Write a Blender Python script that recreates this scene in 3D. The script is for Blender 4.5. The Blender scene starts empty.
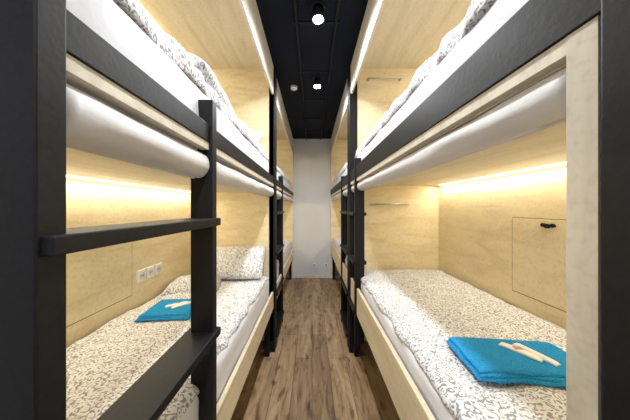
import bpy, bmesh, math, random
from mathutils import Vector, noise, Matrix, Euler
random.seed(4)
sc = bpy.context.scene
try:
    sc.view_settings.view_transform = 'Standard'
    sc.view_settings.look = 'None'
except Exception: pass

H = 1.5; CE = 2.98; F = 230.0

# ---------------------------------------------------------------- materials
def new_mat(name):
    m = bpy.data.materials.new(name); m.use_nodes = True
    nt = m.node_tree; b = nt.nodes['Principled BSDF']
    return m, nt, b
def N(nt, t, **kw):
    n = nt.nodes.new(t)
    for k, v in kw.items():
        if k in n.inputs.keys(): n.inputs[k].default_value = v
        else: setattr(n, k, v)
    return n
def ramp(nt, stops):
    r = nt.nodes.new('ShaderNodeValToRGB')
    cr = r.color_ramp
    while len(cr.elements) < len(stops): cr.elements.new(0.5)
    for e, (p, c) in zip(cr.elements, stops):
        e.position = p; e.color = (*c, 1)
    return r
def coords(nt, scale=(1,1,1)):
    tc = nt.nodes.new('ShaderNodeTexCoord'); mp = nt.nodes.new('ShaderNodeMapping')
    mp.inputs['Scale'].default_value = scale
    nt.links.new(tc.outputs['Object'], mp.inputs['Vector'])
    return mp
def plain(name, col, rough=0.5, metal=0.0, bump=0.0, bscale=60, var=0.0, spec=0.5):
    m, nt, b = new_mat(name)
    b.inputs['Base Color'].default_value = (*col, 1)
    b.inputs['Roughness'].default_value = rough; b.inputs['Metallic'].default_value = metal
    b.inputs['Specular IOR Level'].default_value = spec
    mp = coords(nt)
    n = N(nt, 'ShaderNodeTexNoise', Scale=bscale, Detail=4.0)
    nt.links.new(mp.outputs[0], n.inputs['Vector'])
    lo = tuple(c*(1-var) for c in col); hi = tuple(min(1, c*(1+var)) for c in col)
    r = ramp(nt, [(0.3, lo), (0.7, hi)])
    nt.links.new(n.outputs['Fac'], r.inputs[0]); nt.links.new(r.outputs[0], b.inputs['Base Color'])
    if bump:
        bp = N(nt, 'ShaderNodeBump', Strength=bump, Distance=0.01)
        nt.links.new(n.outputs['Fac'], bp.inputs['Height']); nt.links.new(bp.outputs[0], b.inputs['Normal'])
    return m
def birch(name, c0, c1, scale):
    m, nt, b = new_mat(name)
    mp = coords(nt, scale)
    n1 = N(nt, 'ShaderNodeTexNoise', Scale=2.2, Detail=8.0, Roughness=0.62, Distortion=0.6)
    nt.links.new(mp.outputs[0], n1.inputs['Vector'])
    r = ramp(nt, [(0.25, c0), (0.55, c1), (0.8, tuple(c*1.05 for c in c1))])
    nt.links.new(n1.outputs['Fac'], r.inputs[0])
    # fine speckle of the veneer
    mp2 = coords(nt, (30,30,30)); n2 = N(nt,'ShaderNodeTexNoise',Scale=2.0,Detail=3.0)
    nt.links.new(mp2.outputs[0], n2.inputs['Vector'])
    r2 = ramp(nt, [(0.3,(0.90,0.88,0.84)),(0.5,(1,1,1))]); nt.links.new(n2.outputs['Fac'], r2.inputs[0])
    mx = N(nt,'ShaderNodeMix',data_type='RGBA',blend_type='MULTIPLY'); mx.inputs[0].default_value=1.0
    nt.links.new(r.outputs[0], mx.inputs[6]); nt.links.new(r2.outputs[0], mx.inputs[7])
    nt.links.new(mx.outputs[2], b.inputs['Base Color'])
    b.inputs['Roughness'].default_value = 0.5
    b.inputs['Specular IOR Level'].default_value = 0.3
    return m
M_birch = birch('birch_plywood', (0.65,0.535,0.33), (0.80,0.69,0.46), (1.2,1.2,5))
M_birchH = birch('birch_plywood_long', (0.61,0.52,0.36), (0.74,0.65,0.475), (6,0.8,6))
M_edge = birch('birch_pale_edge', (0.60,0.54,0.44), (0.73,0.67,0.55), (8,8,1.5))
M_black = plain('black_paint', (0.006,0.006,0.0075), 0.5, bump=0.05, bscale=90, var=0.3, spec=0.25)
M_ceil = plain('ceiling_black', (0.005,0.007,0.013), 0.75, bump=0.1, bscale=3, var=0.4, spec=0.15)
M_dark = plain('dark_metal', (0.01,0.01,0.012), 0.5, metal=0.0, spec=0.2)
M_wall = plain('wall_plaster', (0.66,0.67,0.70), 0.7, bump=0.04, bscale=80, var=0.02)
M_sheet = plain('white_sheet', (0.70,0.705,0.75), 0.85, bump=0.5, bscale=9, var=0.03)
M_roll = plain('white_blind_fabric', (0.68,0.665,0.66), 0.8, bump=0.3, bscale=14, var=0.03)
M_plast = plain('white_plastic', (0.82,0.82,0.82), 0.35)
M_steel = plain('brushed_steel', (0.55,0.55,0.56), 0.3, metal=0.9)
M_hole = plain('dark_hole', (0.02,0.02,0.02), 0.6)
M_towel = plain('blue_terry', (0.03,0.32,0.68), 0.95, bump=0.8, bscale=220, var=0.25, spec=0.1)
M_groove = plain('panel_groove', (0.25,0.17,0.08), 0.8)
M_brown = plain('packet_brown', (0.35,0.25,0.18), 0.5)

def duvet_mat():
    m, nt, b = new_mat('patterned_cotton')
    L=nt.links.new
    mp = coords(nt, (1,1,1))
    W=(0.74,0.745,0.77); D=(0.29,0.285,0.30)
    # squiggly script print: rings around scattered cells, distorted and broken up
    nd = N(nt,'ShaderNodeTexNoise',Scale=34.0,Detail=1.0); L(mp.outputs[0], nd.inputs['Vector'])
    va = N(nt,'ShaderNodeVectorMath',operation='MULTIPLY_ADD')
    va.inputs[1].default_value=(0.025,0.025,0.025); L(nd.outputs['Color'], va.inputs[0]); L(mp.outputs[0], va.inputs[2])
    flat = N(nt,'ShaderNodeVectorMath',operation='MULTIPLY'); flat.inputs[1].default_value=(1,1,0.7); L(va.outputs[0], flat.inputs[0])
    v = N(nt,'ShaderNodeTexVoronoi',Scale=42.0); L(flat.outputs[0], v.inputs['Vector'])
    mul = N(nt,'ShaderNodeMath',operation='MULTIPLY'); mul.inputs[1].default_value=16.0; L(v.outputs['Distance'], mul.inputs[0])
    sn = N(nt,'ShaderNodeMath',operation='SINE'); L(mul.outputs[0], sn.inputs[0])
    r = ramp(nt, [(0.48,(0,0,0)),(0.70,(1,1,1))])
    ad = N(nt,'ShaderNodeMath',operation='MULTIPLY_ADD'); ad.inputs[1].default_value=0.5; ad.inputs[2].default_value=0.5
    L(sn.outputs[0], ad.inputs[0]); L(ad.outputs[0], r.inputs[0])
    nb = N(nt,'ShaderNodeTexNoise',Scale=80.0,Detail=0.0); L(mp.outputs[0], nb.inputs['Vector'])
    r2 = ramp(nt, [(0.37,(0,0,0)),(0.44,(1,1,1))]); L(nb.outputs['Fac'], r2.inputs[0])
    mm = N(nt,'ShaderNodeMath',operation='MULTIPLY'); L(r.outputs[0], mm.inputs[0]); L(r2.outputs[0], mm.inputs[1])
    mx = N(nt,'ShaderNodeMix',data_type='RGBA'); L(mm.outputs[0], mx.inputs[0])
    mx.inputs[6].default_value=(*W,1); mx.inputs[7].default_value=(*D,1)
    L(mx.outputs[2], b.inputs['Base Color'])
    b.inputs['Roughness'].default_value = 0.9; b.inputs['Specular IOR Level'].default_value=0.15
    n3 = N(nt, 'ShaderNodeTexNoise', Scale=7.0, Detail=4.0)
    L(mp.outputs[0], n3.inputs['Vector'])
    bp = N(nt, 'ShaderNodeBump', Strength=0.6, Distance=0.03)
    L(n3.outputs['Fac'], bp.inputs['Height']); L(bp.outputs[0], b.inputs['Normal'])
    return m
M_duvet = duvet_mat()

def floor_mat():
    m, nt, b = new_mat('oak_plank_floor')
    tc = nt.nodes.new('ShaderNodeTexCoord'); mp = nt.nodes.new('ShaderNodeMapping')
    mp.inputs['Rotation'].default_value = (0,0,math.radians(90))
    nt.links.new(tc.outputs['Object'], mp.inputs['Vector'])
    br = N(nt, 'ShaderNodeTexBrick', Scale=1.0); br.offset=0.37
    br.inputs['Brick Width'].default_value=1.15; br.inputs['Row Height'].default_value=0.165
    br.inputs['Mortar Size'].default_value=0.003; br.inputs['Color1'].default_value=(0.38,0.36,0.33,1)
    br.inputs['Color2'].default_value=(1,1,1,1); br.inputs['Mortar'].default_value=(0.05,0.04,0.03,1)
    nt.links.new(mp.outputs[0], br.inputs['Vector'])
    mp2 = coords(nt, (9,1.3,1)); n = N(nt,'ShaderNodeTexNoise',Scale=1.6,Detail=9.0,Roughness=0.65,Distortion=1.5)
    nt.links.new(mp2.outputs[0], n.inputs['Vector'])
    r = ramp(nt, [(0.30,(0.15,0.085,0.04)),(0.46,(0.40,0.265,0.145)),(0.68,(0.62,0.445,0.27))])
    nt.links.new(n.outputs['Fac'], r.inputs[0])
    mp3 = coords(nt, (7,2.5,1)); k = N(nt,'ShaderNodeTexNoise',Scale=2.0,Detail=3.0)
    nt.links.new(mp3.outputs[0], k.inputs['Vector'])
    r3 = ramp(nt, [(0.32,(0.28,0.20,0.14)),(0.42,(1,1,1))]); nt.links.new(k.outputs['Fac'], r3.inputs[0])
    mx = N(nt,'ShaderNodeMix',data_type='RGBA',blend_type='MULTIPLY'); mx.inputs[0].default_value=0.75
    nt.links.new(r.outputs[0], mx.inputs[6]); nt.links.new(r3.outputs[0], mx.inputs[7])
    mx2 = N(nt,'ShaderNodeMix',data_type='RGBA',blend_type='MULTIPLY'); mx2.inputs[0].default_value=0.6
    nt.links.new(mx.outputs[2], mx2.inputs[6]); nt.links.new(br.outputs['Color'], mx2.inputs[7])
    nt.links.new(mx2.outputs[2], b.inputs['Base Color'])
    b.inputs['Roughness'].default_value=0.42
    return m
M_floor = floor_mat()

def emis(name, col, s):
    m, nt, b = new_mat(name)
    b.inputs['Base Color'].default_value=(*col,1)
    b.inputs['Emission Color'].default_value=(*col,1); b.inputs['Emission Strength'].default_value=s
    return m
M_led = emis('led_strip_glow',(1,0.92,0.72),4)
M_lens = emis('lamp_lens_glow',(0.85,0.92,1),60)

# ---------------------------------------------------------------- helpers
def finish(name, bm, mat, parent=None, smooth=False):
    me = bpy.data.meshes.new(name); bmesh.ops.recalc_face_normals(bm, faces=bm.faces)
    bm.to_mesh(me); bm.free()
    if isinstance(mat,(list,tuple)):
        for m in mat: me.materials.append(m)
    else: me.materials.append(mat)
    if smooth:
        for p in me.polygons: p.use_smooth=True
    o = bpy.data.objects.new(name, me); sc.collection.objects.link(o)
    if parent: o.parent = parent
    return o
def box(name, x0,x1,y0,y1,z0,z1, mat, parent=None, bev=0.0):
    if x0>x1: x0,x1=x1,x0
    if y0>y1: y0,y1=y1,y0
    bm=bmesh.new(); bmesh.ops.create_cube(bm,size=1)
    for v in bm.verts:
        v.co=Vector(((x0+x1)/2+v.co.x*(x1-x0),(y0+y1)/2+v.co.y*(y1-y0),(z0+z1)/2+v.co.z*(z1-z0)))
    if bev: bmesh.ops.bevel(bm,geom=bm.edges[:],offset=bev,segments=2,affect='EDGES',profile=0.5)
    return finish(name,bm,mat,parent)
def cyl(name,p0,p1,r,mat,parent=None,seg=20):
    p0=Vector(p0);p1=Vector(p1);d=p1-p0
    bm=bmesh.new(); bmesh.ops.create_cone(bm,cap_ends=True,segments=seg,radius1=r,radius2=r,depth=d.length)
    q=d.to_track_quat('Z','Y').to_matrix().to_4x4()
    bmesh.ops.transform(bm,matrix=Matrix.Translation((p0+p1)/2)@q,verts=bm.verts)
    o=finish(name,bm,mat,parent)
    for p in o.data.polygons:
        if len(p.vertices)==4: p.use_smooth=True
    return o
def empty(name):
    e=bpy.data.objects.new(name,None); sc.collection.objects.link(e); return e
def soft(name, cx,cy,z0, sx,sy,h, mat, parent=None, p=8, wr=0.0, wf=5.0, nx=60, ny=80, seed=0, side=0.0, rot=None, flat=True):
    """closed soft slab with rounded rim and cloth-like wrinkles"""
    bm=bmesh.new(); top=[];bot=[]
    def prof(t): return max(0.0,1-abs(t)**p)**0.5
    def dens(i,n):
        t=-1+2*i/n
        return math.copysign(1-(1-abs(t))**1.7,t)
    for j in range(ny+1):
        rt=[];rb=[]
        for i in range(nx+1):
            u=dens(i,nx); v=dens(j,ny)
            pr=prof(u)*prof(v)
            x=u*sx/2; y=v*sy/2
            q=Vector((x*wf+seed*7.3,y*wf+seed*3.1,seed))
            nz=noise.noise(q)+0.5*noise.noise(q*2.3)+0.25*noise.noise(q*4.9)
            ridge=1-abs(noise.noise(q*0.9+Vector((5,9,2))))*2
            z=h*pr+(wr*nz+wr*0.8*ridge)*min(1,pr*1.3)
            if side:
                e=max(abs(u),abs(v))**6
                x-=math.copysign(side*e*abs(noise.noise(Vector((y*7,seed,x)))),u)*(1 if abs(u)>0.5 else 0)
                y-=math.copysign(side*e*abs(noise.noise(Vector((x*7,seed+3,y)))),v)*(1 if abs(v)>0.5 else 0)
            rt.append(bm.verts.new((x,y,z)))
            if i in(0,nx) or j in(0,ny): rb.append(rt[-1])
            else: rb.append(bm.verts.new((x,y,(-h*pr if not flat else -0.001))))
        top.append(rt);bot.append(rb)
    for j in range(ny):
        for i in range(nx):
            bm.faces.new((top[j][i],top[j][i+1],top[j+1][i+1],top[j+1][i]))
            f=(bot[j][i],bot[j+1][i],bot[j+1][i+1],bot[j][i+1])
            if len(set(f))==4:
                try: bm.faces.new(f)
                except ValueError: pass
    M=Matrix.Translation((cx,cy,z0))
    if rot: M=M@Euler(rot).to_matrix().to_4x4()
    bmesh.ops.transform(bm,matrix=M,verts=bm.verts)
    return finish(name,bm,mat,parent,smooth=True)
def mattress(name,x0,x1,y0,y1,z0,z1,seed=0):
    """mattress in a fitted sheet: rounded box with wrinkled sides"""
    if x0>x1:x0,x1=x1,x0
    bm=bmesh.new(); bmesh.ops.create_cube(bm,size=1)
    for v in bm.verts:
        v.co=Vector(((x0+x1)/2+v.co.x*(x1-x0),(y0+y1)/2+v.co.y*(y1-y0),(z0+z1)/2+v.co.z*(z1-z0)))
    bmesh.ops.bevel(bm,geom=bm.edges[:],offset=0.035,segments=4,affect='EDGES',profile=0.5)
    for k in range(2):
        bmesh.ops.subdivide_edges(bm,edges=[e for e in bm.edges if e.calc_length()>0.06],cuts=3,use_grid_fill=True)
    bm.normal_update()
    for v in bm.verts:
        c=v.co
        n=noise.noise(Vector((c.y*9+seed,c.z*3,c.x*5)))*0.008+noise.noise(Vector((c.y*22+c.z*14,c.z*4+seed,c.x*9)))*0.006
        v.co=c+v.normal*n
    return finish(name,bm,M_sheet,None,smooth=True)

# ---------------------------------------------------------------- room
XL=-1.27; XR=1.34; YF=4.92; YB=-2.4
box('floor',XL-0.1,XR+0.1,YB-0.1,YF+0.1,-0.1,0,M_floor)
box('ceiling',XL-0.1,XR+0.1,YB-0.1,YF+0.1,CE,CE+0.1,M_ceil)
box('wall_left',XL-0.1,XL,YB-0.1,YF+0.1,0,CE,M_wall)
box('wall_right',XR,XR+0.1,YB-0.1,YF+0.1,0,CE,M_wall)
box('wall_end',XL,XR,YF,YF+0.1,0,CE,M_wall)
box('wall_entrance',XL,XR,YB-0.1,YB,0,CE,M_wall)
box('baseboard_end',-0.36,0.36,YF-0.015,YF,0,0.06,M_edge,None,0.003)

# ---------------------------------------------------------------- bunks
def ladder(par, s, ya, yb, top_a, bot_a, top_b, bot_b, rungs, a=0.385, w=0.085, pt=0.042):
    lo,hi=min(ya,yb),max(ya,yb)
    box('ladder_post_a',s*a,s*(a+w),ya-pt/2,ya+pt/2,bot_a,top_a,M_black,par,0.003)
    box('ladder_post_b',s*a,s*(a+w),yb-pt/2,yb+pt/2,bot_b,top_b,M_black,par,0.003)
    for i,z in enumerate(rungs):
        box('ladder_rung_%d'%(i+1),s*(a-0.015),s*(a+0.105),lo-0.014,hi+pt/2+0.004,z-0.03,z,M_black,par,0.003)
def blind(par,s,u,y0,y1,z,r,seed):
    bm=bmesh.new(); rings=[];ny=90;seg=28
    for j in range(ny+1):
        y=y0+(y1-y0)*j/ny; ring=[]
        for i in range(seg):
            a=2*math.pi*i/seg
            rr=r*(1+0.09*noise.noise(Vector((y*6,math.cos(a)*1.4,math.sin(a)*1.4+seed))))
            sag=-0.006*math.sin(math.pi*j/ny)
            ring.append(bm.verts.new((s*(u+rr*math.cos(a)*0.95),y,z+sag+rr*math.sin(a))))
        rings.append(ring)
    for j in range(ny):
        for i in range(seg):
            bm.faces.new((rings[j][i],rings[j][(i+1)%seg],rings[j+1][(i+1)%seg],rings[j+1][i]))
    bm.faces.new(rings[0]);bm.faces.new(rings[-1])
    finish('rolled_blind',bm,M_roll,par,smooth=True)
    cyl('blind_hem',(s*(u+r*0.3),y0+0.02,z-r*0.98),(s*(u+r*0.3),y1-0.02,z-r*0.98),0.006,M_roll,par,8)

def bunk(s,y0,y1,P):
    e=empty('bunk_bed'); XW=P['xw']; u=0.40
    box('end_panel_near',s*(u),s*XW,y0,y0+0.04,0.12,CE-0.003,M_birch,e,0.002)
    box('end_panel_far',s*(u),s*XW,y1-0.03,y1,0.12,CE-0.003,M_birch,e,0.002)
    box('end_edge_near',s*(u-0.002),s*(u+0.004),y0,y0+0.04,0.12,CE-0.003,M_edge,e)
    box('back_panel',s*(XW-0.02),s*XW,y0+0.04,y1-0.03,0.12,CE-0.003,M_birch,e)
    a,b=y0+0.04,y1-0.03
    box('upper_deck',s*(u+0.02),s*(XW-0.02),a,b,P['deck'],P['deck']+0.03,M_birchH,e)
    ry=a-0.05 if s>0 else a-0.003
    box('upper_rail',s*(u-0.005),s*(u+0.025),ry,b+0.02,P['rb'],P['rt'],M_black,e,0.003)
    box('upper_rail_lip',s*(u-0.001),s*(u+0.03),a,b,P['rb']-0.028,P['rb'],M_edge,e)
    blind(e,s,u+0.043,a+0.005,b-0.005,P['roll'],P['rr'],s*3+y0)
    box('lower_side_board',s*u,s*(u+0.022),a-0.02,b+0.01,P['bb'],P['bt'],M_birchH,e,0.002)
    box('lower_deck',s*(u+0.022),s*(XW-0.02),a,b,P['bb']+0.03,P['bb']+0.05,M_birchH,e)
    box('canopy_panel',s*(u+0.02),s*(XW-0.02),a,b,CE-0.03,CE-0.004,M_birchH,e)
    box('canopy_fascia',s*u,s*(u+0.02),a,b,2.68,CE-0.003,M_edge,e,0.002)
    for k,(lx,ly) in enumerate([(u+0.03,y1-0.08),(u+0.03,y0+0.08),(XW-0.08,y1-0.08),(XW-0.08,y0+0.08)]):
        box('leg_%d'%(k+1),s*lx,s*(lx+0.05),ly-0.025,ly+0.025,0,P['bb']+0.03,M_black,e,0.003)
    for k,(z) in enumerate([P['deck'],CE-0.03]):
        box('led_strip_%d'%(k+1),s*(XW-0.045),s*(XW-0.03),a+0.05,b-0.05,z-0.010,z-0.001,M_led,e)
        ld=bpy.data.lights.new('led_light','AREA'); ld.shape='RECTANGLE'; ld.size=0.03; ld.size_y=(b-a)-0.1
        ld.energy=P['led'][k]; ld.color=(1,0.90,0.70)
        lo=bpy.data.objects.new('led_light_%d'%(k+1),ld); sc.collection.objects.link(lo)
        lo.location=(s*(XW-0.06),(a+b)/2,z-0.014); lo.rotation_euler=(0,s*math.radians(12),0); lo.parent=e
    return e
PL=dict(xw=1.265,deck=1.665,rb=1.752,rt=1.822,roll=1.668,rr=0.05,bb=0.46,bt=0.63,led=(8.5,5.5))
PR=dict(xw=1.335,deck=1.735,rb=1.768,rt=1.88,roll=1.70,rr=0.041,bb=0.54,bt=0.78,led=(8.5,5.5))
YP=2.42
bl1=bunk(-1,0.325,YP,PL); br1=bunk(1,0.320,YP,PR)
bl2=bunk(-1,2.47,YF-0.01,PL); br2=bunk(1,2.47,YF-0.01,PR)
R=(1.46,1.02,0.58,0.14)
ladder(bl1,-1,0.341,0.91,CE-0.004,0,1.92,0,R)
ladder(bl2,-1,2.49,3.05,CE-0.004,0,1.92,0,R)
ladder(br2,1,2.49,3.05,CE-0.004,0,1.92,0,R)
ladder(br1,1,2.08,2.40,1.95,0.28,CE-0.004,0,(1.46,1.02,0.58))
box('corner_post_near',0.37,0.47,0.225,0.296,0,CE-0.004,M_black,br1,0.003)
box('corner_post_far',-0.385,-0.45,YP-0.03,YP+0.015,0,CE-0.004,M_black,bl1,0.003)

hx=1.315
def hatch(par,y0,y1,z0,z1,s,x):
    box('hatch_groove',s*(x-0.001),s*(x+0.002),y0-0.006,y1+0.006,z0-0.006,z1+0.006,M_groove,par)
    box('hatch_door',s*(x-0.004),s*(x+0.002),y0,y1,z0,z1,M_birch,par,0.001)
hatch(br1,0.98,1.505,0.965,1.435,1,hx)
lt=(hx-0.006,1.275,1.40)
cyl('hatch_latch_boss',(lt[0]+0.002,lt[1],lt[2]),(lt[0]-0.012,lt[1],lt[2]),0.013,M_dark,br1)
for dy in(-0.026,0.026):
    cyl('hatch_latch_wing',(lt[0]+0.002,lt[1]+dy,lt[2]+0.004),(lt[0]-0.008,lt[1]+dy,lt[2]+0.004),0.011,M_dark,br1,12)
box('hatch_latch_plate',lt[0]-0.004,lt[0]+0.002,lt[1]-0.04,lt[1]+0.04,lt[2]-0.004,lt[2]+0.008,M_dark,br1,0.001)
xs=1.245
hatch(bl1,1.0,1.585,0.90,1.39,-1,xs)
def bar(name,x0,x1,y,z):
    e=empty(name)
    cyl('bar',(x0,y-0.035,z),(x1,y-0.035,z),0.007,M_steel,e,12)
    for x in(x0+0.01,x1-0.01):
        cyl('bracket',(x,y-0.035,z),(x,y-0.001,z),0.007,M_steel,e,12)
        cyl('rosette',(x,y-0.008,z),(x,y-0.001,z),0.016,M_steel,e,16)
bar('towel_rail',0.60,0.99,YP-0.03,1.54)
bar('towel_rail',0.57,0.92,YP-0.03,2.83)
def socket(cx,cy,cz,axis,n,name='wall_socket'):
    e=empty(name)
    for k in range(n):
        d=k*0.092
        if axis=='x':
            box('frame',-xs,-xs+0.012,cy+d-0.040,cy+d+0.040,cz-0.042,cz+0.042,M_plast,e,0.004)
            cyl('well',(-xs+0.0115,cy+d,cz),(-xs+0.0125,cy+d,cz),0.027,M_wall,e)
            for q in(-0.009,0.009): cyl('pin_hole',(-xs+0.012,cy+d+q,cz),(-xs+0.0135,cy+d+q,cz),0.005,M_hole,e,8)
        else:
            box('frame',cx+d-0.039,cx+d+0.039,YF-0.010,YF,cz-0.04,cz+0.04,M_plast,e,0.003)
            cyl('well',(cx+d,YF-0.012,cz),(cx+d,YF-0.008,cz),0.024,M_steel,e)
            for q in(-0.009,0.009): cyl('pin_hole',(cx+d+q,YF-0.0135,cz),(cx+d+q,YF-0.011,cz),0.0035,M_hole,e,8)
socket(0,1.67,1.01,'x',3)
socket(0.05,0,0.28,'y',1); socket(0.30,0,0.28,'y',1)

# ---------------------------------------------------------------- bedding
def bedset(s,y0,y1,P,seed):
    a,b=y0+0.05,y1-0.04; XW=P['xw']-0.03
    lowtop=0.80 if s<0 else 0.865
    mattress('mattress',s*0.435,s*(XW-0.01),a+0.01,b-0.01,P['bb']+0.057,lowtop-0.01,seed)
    cx=s*(0.43+XW)/2; w=XW-0.435
    soft('duvet',cx,(a+b)/2,lowtop-0.012,w,b-a-0.02,0.036,M_duvet,p=10,wr=0.012,wf=4.5,nx=60,ny=100,seed=seed,side=0.03)
    top=1.985 if s<0 else 2.02
    mattress('mattress',s*0.44,s*(XW-0.01),a+0.01,b-0.01,P['deck']+0.036,top,seed+3)
    soft('duvet',cx,(a+b)/2,top-0.01,w,b-a-0.02,0.095,M_duvet,p=20,wr=0.017,wf=5.5,nx=60,ny=120,seed=seed+5,side=0.04)
bedset(-1,0.325,YP,PL,1); bedset(1,0.32,YP,PR,2)
bedset(-1,2.47,YF-0.01,PL,3); bedset(1,2.47,YF-0.01,PR,4)
soft('pillow',-0.73,2.235,0.975,0.52,0.36,0.075,M_duvet,p=3,wr=0.012,wf=7,nx=40,ny=40,seed=9,rot=(math.radians(42),0,0.05),flat=False)
soft('folded_blanket',-1.0,1.97,0.832,0.40,0.34,0.06,M_duvet,p=5,wr=0.016,wf=9,nx=50,ny=50,seed=12,rot=(0,0,0.25))
soft('pillow',-0.80,2.18,2.15,0.60,0.36,0.08,M_duvet,p=3,wr=0.008,wf=6,nx=40,ny=40,seed=15,rot=(math.radians(35),0,0.0),flat=False)
soft('pillow',-0.68,1.25,2.14,0.40,0.62,0.09,M_duvet,p=3,wr=0.012,wf=6,nx=40,ny=40,seed=16,rot=(0,0.15,0.1),flat=False)

def towel(cx,cy,z,sx,sy,rz,a1=-0.9,a2=-1.15):
    e=empty('folded_towel')
    zz=0
    for k in range(3):
        soft('fold_%d'%(k+1),0.006*(k%2),0.004*k,zz,sx-0.012*k,sy-0.012*k,0.009,M_towel,e,p=14,wr=0.003,wf=9,nx=40,ny=30,seed=20+k,side=0.015)
        zz+=0.008
    soft('sachet',0.015,0.02,zz+0.004,0.13,0.035,0.007,M_plast,e,p=5,wr=0.001,wf=20,nx=16,ny=10,seed=3,rot=(0,0,a1))
    soft('soap_packet',0.06,0.01,zz+0.004,0.14,0.03,0.008,M_plast,e,p=6,wr=0.001,wf=20,nx=16,ny=10,seed=5,rot=(0,0,a2))
    box('sachet_label',0.0,0.03,0.02,0.04,zz+0.0105,zz+0.012,M_brown,e)
    e.location=(cx,cy,z); e.rotation_euler=(0,0,rz)
towel(0.80,0.885,0.908,0.44,0.25,-0.10)
towel(-0.90,1.49,0.838,0.31,0.28,0.10,0.5,0.7)

# ---------------------------------------------------------------- ceiling fittings
def spot(x,y,en):
    e=empty('ceiling_spotlight')
    bm=bmesh.new()
    bmesh.ops.create_cone(bm,cap_ends=False,segments=28,radius1=0.048,radius2=0.04,depth=0.09)
    o=finish('housing',bm,M_dark,e,True); o.location=(x,y,CE-0.055)
    md=o.modifiers.new('s','SOLIDIFY'); md.thickness=0.004
    cyl('base',(x,y,CE-0.012),(x,y,CE),0.052,M_dark,e)
    cyl('lens',(x,y,CE-0.100),(x,y,CE-0.092),0.036,M_lens,e)
    l=bpy.data.lights.new('lamp','SPOT'); l.energy=en; l.shadow_soft_size=0.05; l.color=(0.94,0.97,1)
    l.spot_size=math.radians(172); l.spot_blend=0.5
    lo=bpy.data.objects.new('lamp',l); sc.collection.objects.link(lo); lo.location=(x,y,CE-0.13); lo.parent=e
for x,y,en in((0.045,1.69,58),(0.06,2.62,64),(0.04,0.5,48),(0.0,-0.6,58),(0.0,-1.6,60)): spot(x,y,en)  # last three spots are out of view, added as fill light
e=empty('smoke_detector')
cyl('body',(-0.22,2.8,CE-0.03),(-0.22,2.8,CE),0.04,M_plast,e); cyl('sensor',(-0.22,2.8,CE-0.045),(-0.22,2.8,CE-0.03),0.02,M_plast,e)
e=empty('cable_conduit')
for k,x in enumerate((-0.12,0.19)):
    cyl('pipe_%d'%k,(x,YB,CE-0.02),(x,YF,CE-0.02),0.009,M_dark,e,12)
for k in range(7):
    y=0.5+k*0.66; box('clamp_%d'%k,-0.15,0.22,y,y+0.02,CE-0.01,CE-0.001,M_dark,e)

w=bpy.data.worlds.new('world'); sc.world=w; w.use_nodes=True
w.node_tree.nodes['Background'].inputs[0].default_value=(0.8,0.85,1,1); w.node_tree.nodes['Background'].inputs[1].default_value=0.3

cam=bpy.data.cameras.new('camera'); co=bpy.data.objects.new('camera',cam); sc.collection.objects.link(co)
co.location=(0,0,H); co.rotation_euler=(math.radians(90),0,0)
cam.sensor_width=36; cam.lens=F/630*36; cam.clip_start=0.01
cam.shift_x=3/630; cam.shift_y=-2/630
sc.camera=co
